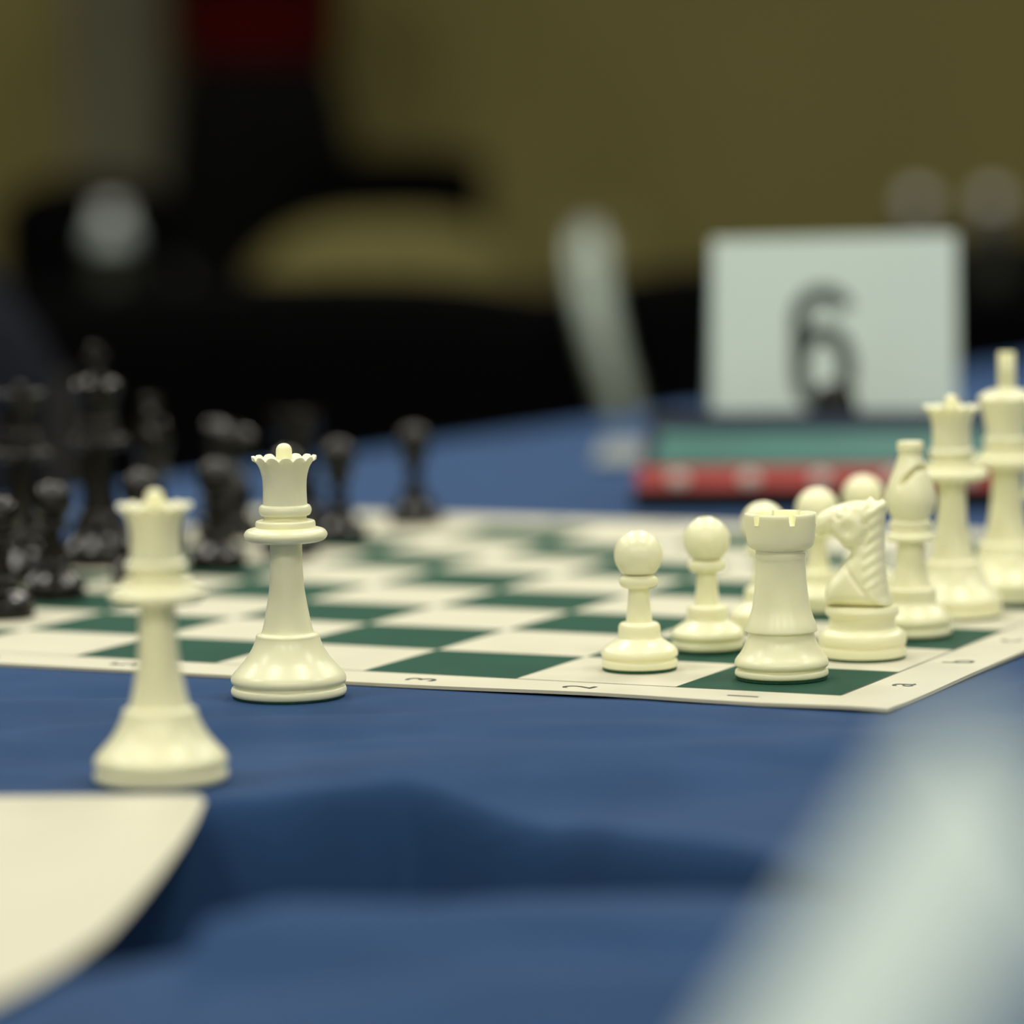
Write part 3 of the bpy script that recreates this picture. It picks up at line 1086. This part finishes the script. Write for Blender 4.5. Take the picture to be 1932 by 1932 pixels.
def build_person():
    root = empty('person', (-0.445, 6.62, 0), 0.1)
    tag(root, 'person in dark red shirt and black trousers standing far behind the chairs', 'person')
    J = [((0, 0, 1.00), (0.10, 0.08)), ((0, 0, 1.20), (0.11, 0.08)), ((0, 0, 1.38), (0.12, 0.08)), ((0, 0.0, 1.48), (0.055, 0.055)), ((0, -0.01, 1.56), (0.072, 0.085)), ((0, -0.01, 1.66), (0.075, 0.092)), ((0, 0, 1.735), (0.05, 0.06)),
         ((0.17, 0, 1.42), (0.045, 0.045)), ((0.21, -0.03, 1.32), (0.036, 0.036)), ((0.02, -0.165, 1.36), (0.028, 0.028)), ((-0.05, -0.170, 1.37), (0.034, 0.020)),
         ((-0.17, 0, 1.42), (0.045, 0.045)), ((-0.21, -0.03, 1.32), (0.036, 0.036)), ((-0.02, -0.215, 1.33), (0.028, 0.028)), ((0.05, -0.220, 1.33), (0.034, 0.020)),
         ((0.085, 0, 0.90), (0.07, 0.07)), ((0.09, 0, 0.50), (0.05, 0.05)), ((0.09, 0.02, 0.10), (0.038, 0.038)), ((0.09, -0.04, 0.040), (0.040, 0.035)), ((0.10, -0.15, 0.032), (0.036, 0.028)),
         ((-0.085, 0, 0.90), (0.07, 0.07)), ((-0.09, 0, 0.50), (0.05, 0.05)), ((-0.09, 0.02, 0.10), (0.038, 0.038)), ((-0.09, -0.04, 0.040), (0.040, 0.035)), ((-0.10, -0.15, 0.032), (0.036, 0.028))]
    E_ = [(0, 1), (1, 2), (2, 3), (3, 4), (4, 5), (5, 6), (2, 7), (7, 8), (8, 9), (9, 10), (2, 11), (11, 12), (12, 13), (13, 14), (0, 15), (15, 16), (16, 17), (17, 18), (18, 19), (0, 20), (20, 21), (21, 22), (22, 23), (23, 24)]
    for sx in (-1, 1):                       # five fingers on each hand, laid over the other arm
        base = 10 if sx < 0 else 14
        bx, by, bz = J[base][0]
        for dz, ln in ((-0.022, 0.052), (-0.008, 0.066), (0.007, 0.070), (0.021, 0.062)):
            a = len(J)
            J.append(((bx + sx * 0.040, by, bz + dz), (0.009, 0.009)))
            J.append(((bx + sx * (0.040 + ln * 0.55), by + 0.006, bz + dz), (0.008, 0.008)))
            J.append(((bx + sx * (0.040 + ln), by + 0.020, bz + dz), (0.007, 0.007)))
            E_ += [(base, a), (a, a + 1), (a + 1, a + 2)]
        a = len(J)
        J.append(((bx + sx * 0.012, by - 0.004, bz + 0.040), (0.011, 0.011)))
        J.append(((bx + sx * 0.040, by - 0.002, bz + 0.056), (0.009, 0.009)))
        E_ += [(base, a), (a, a + 1)]
    skin_mesh('body', J, E_, M['skin'], root, 1)
    S = [((0, 0, 1.09), (0.165, 0.125)), ((0, 0, 1.13), (0.165, 0.125)), ((0, 0, 1.24), (0.160, 0.120)), ((0, 0, 1.38), (0.165, 0.115)), ((0, 0, 1.455), (0.075, 0.075)),
         ((0.175, 0, 1.42), (0.065, 0.065)), ((0.215, -0.03, 1.32), (0.056, 0.056)), ((0.05, -0.160, 1.36), (0.045, 0.045)),
         ((-0.175, 0, 1.42), (0.065, 0.065)), ((-0.215, -0.03, 1.32), (0.056, 0.056)), ((-0.05, -0.208, 1.33), (0.045, 0.045))]
    skin_mesh('shirt', S, [(0, 1), (1, 2), (2, 3), (3, 4), (3, 5), (5, 6), (6, 7), (3, 8), (8, 9), (9, 10)], M['red_shirt'], root, 2)
    Pn = [((0, 0, 1.12), (0.150, 0.118)), ((0, 0, 1.08), (0.160, 0.125)), ((0, 0, 0.98), (0.165, 0.130)), ((0.09, 0, 0.84), (0.105, 0.105)), ((0.09, 0, 0.50), (0.085, 0.085)), ((0.09, 0.01, 0.07), (0.075, 0.075)),
          ((-0.09, 0, 0.84), (0.105, 0.105)), ((-0.09, 0, 0.50), (0.085, 0.085)), ((-0.09, 0.01, 0.07), (0.075, 0.075))]
    skin_mesh('trousers', Pn, [(0, 1), (1, 2), (2, 3), (3, 4), (4, 5), (2, 6), (6, 7), (7, 8)], M['trousers'], root, 2)
    bm = bmesh.new()
    bmesh.ops.create_uvsphere(bm, u_segments=24, v_segments=14, radius=1.0)
    bmesh.ops.scale(bm, vec=(0.088, 0.100, 0.092), verts=bm.verts)
    bmesh.ops.translate(bm, vec=(0, 0.022, 1.690), verts=bm.verts)
    bm_obj('hair', bm, M['hair'], root, True)
    for sx in (-1, 1):
        bm = bmesh.new()
        bmesh.ops.create_uvsphere(bm, u_segments=12, v_segments=8, radius=0.012)
        bmesh.ops.translate(bm, vec=(sx * 0.030, -0.082, 1.635), verts=bm.verts)
        eye = bm_obj('eye', bm, M['eye_white'], root, True)
        bm = bmesh.new()
        bmesh.ops.create_uvsphere(bm, u_segments=12, v_segments=8, radius=1.0)
        bmesh.ops.scale(bm, vec=(0.0062, 0.003, 0.0062), verts=bm.verts)
        bmesh.ops.translate(bm, vec=(sx * 0.030, -0.0925, 1.635), verts=bm.verts)
        bm_obj('iris', bm, M['hair'], eye, True)
        bm = bmesh.new()
        bmesh.ops.create_uvsphere(bm, u_segments=12, v_segments=8, radius=1.0)
        bmesh.ops.scale(bm, vec=(0.010, 0.020, 0.030), verts=bm.verts)
        bmesh.ops.translate(bm, vec=(sx * 0.080, 0.0, 1.615), verts=bm.verts)
        bm_obj('ear', bm, M['skin'], root, True)
    tube('nose', [(0, -0.085, 1.645), (0, -0.105, 1.610), (0, -0.108, 1.600)], [0.008, 0.014, 0.012], M['skin'], root)
    tube('mouth', [(-0.022, -0.086, 1.572), (0, -0.092, 1.570), (0.022, -0.086, 1.572)], [0.003, 0.006, 0.003], M['red_shirt'], root)
    return root


build_person()
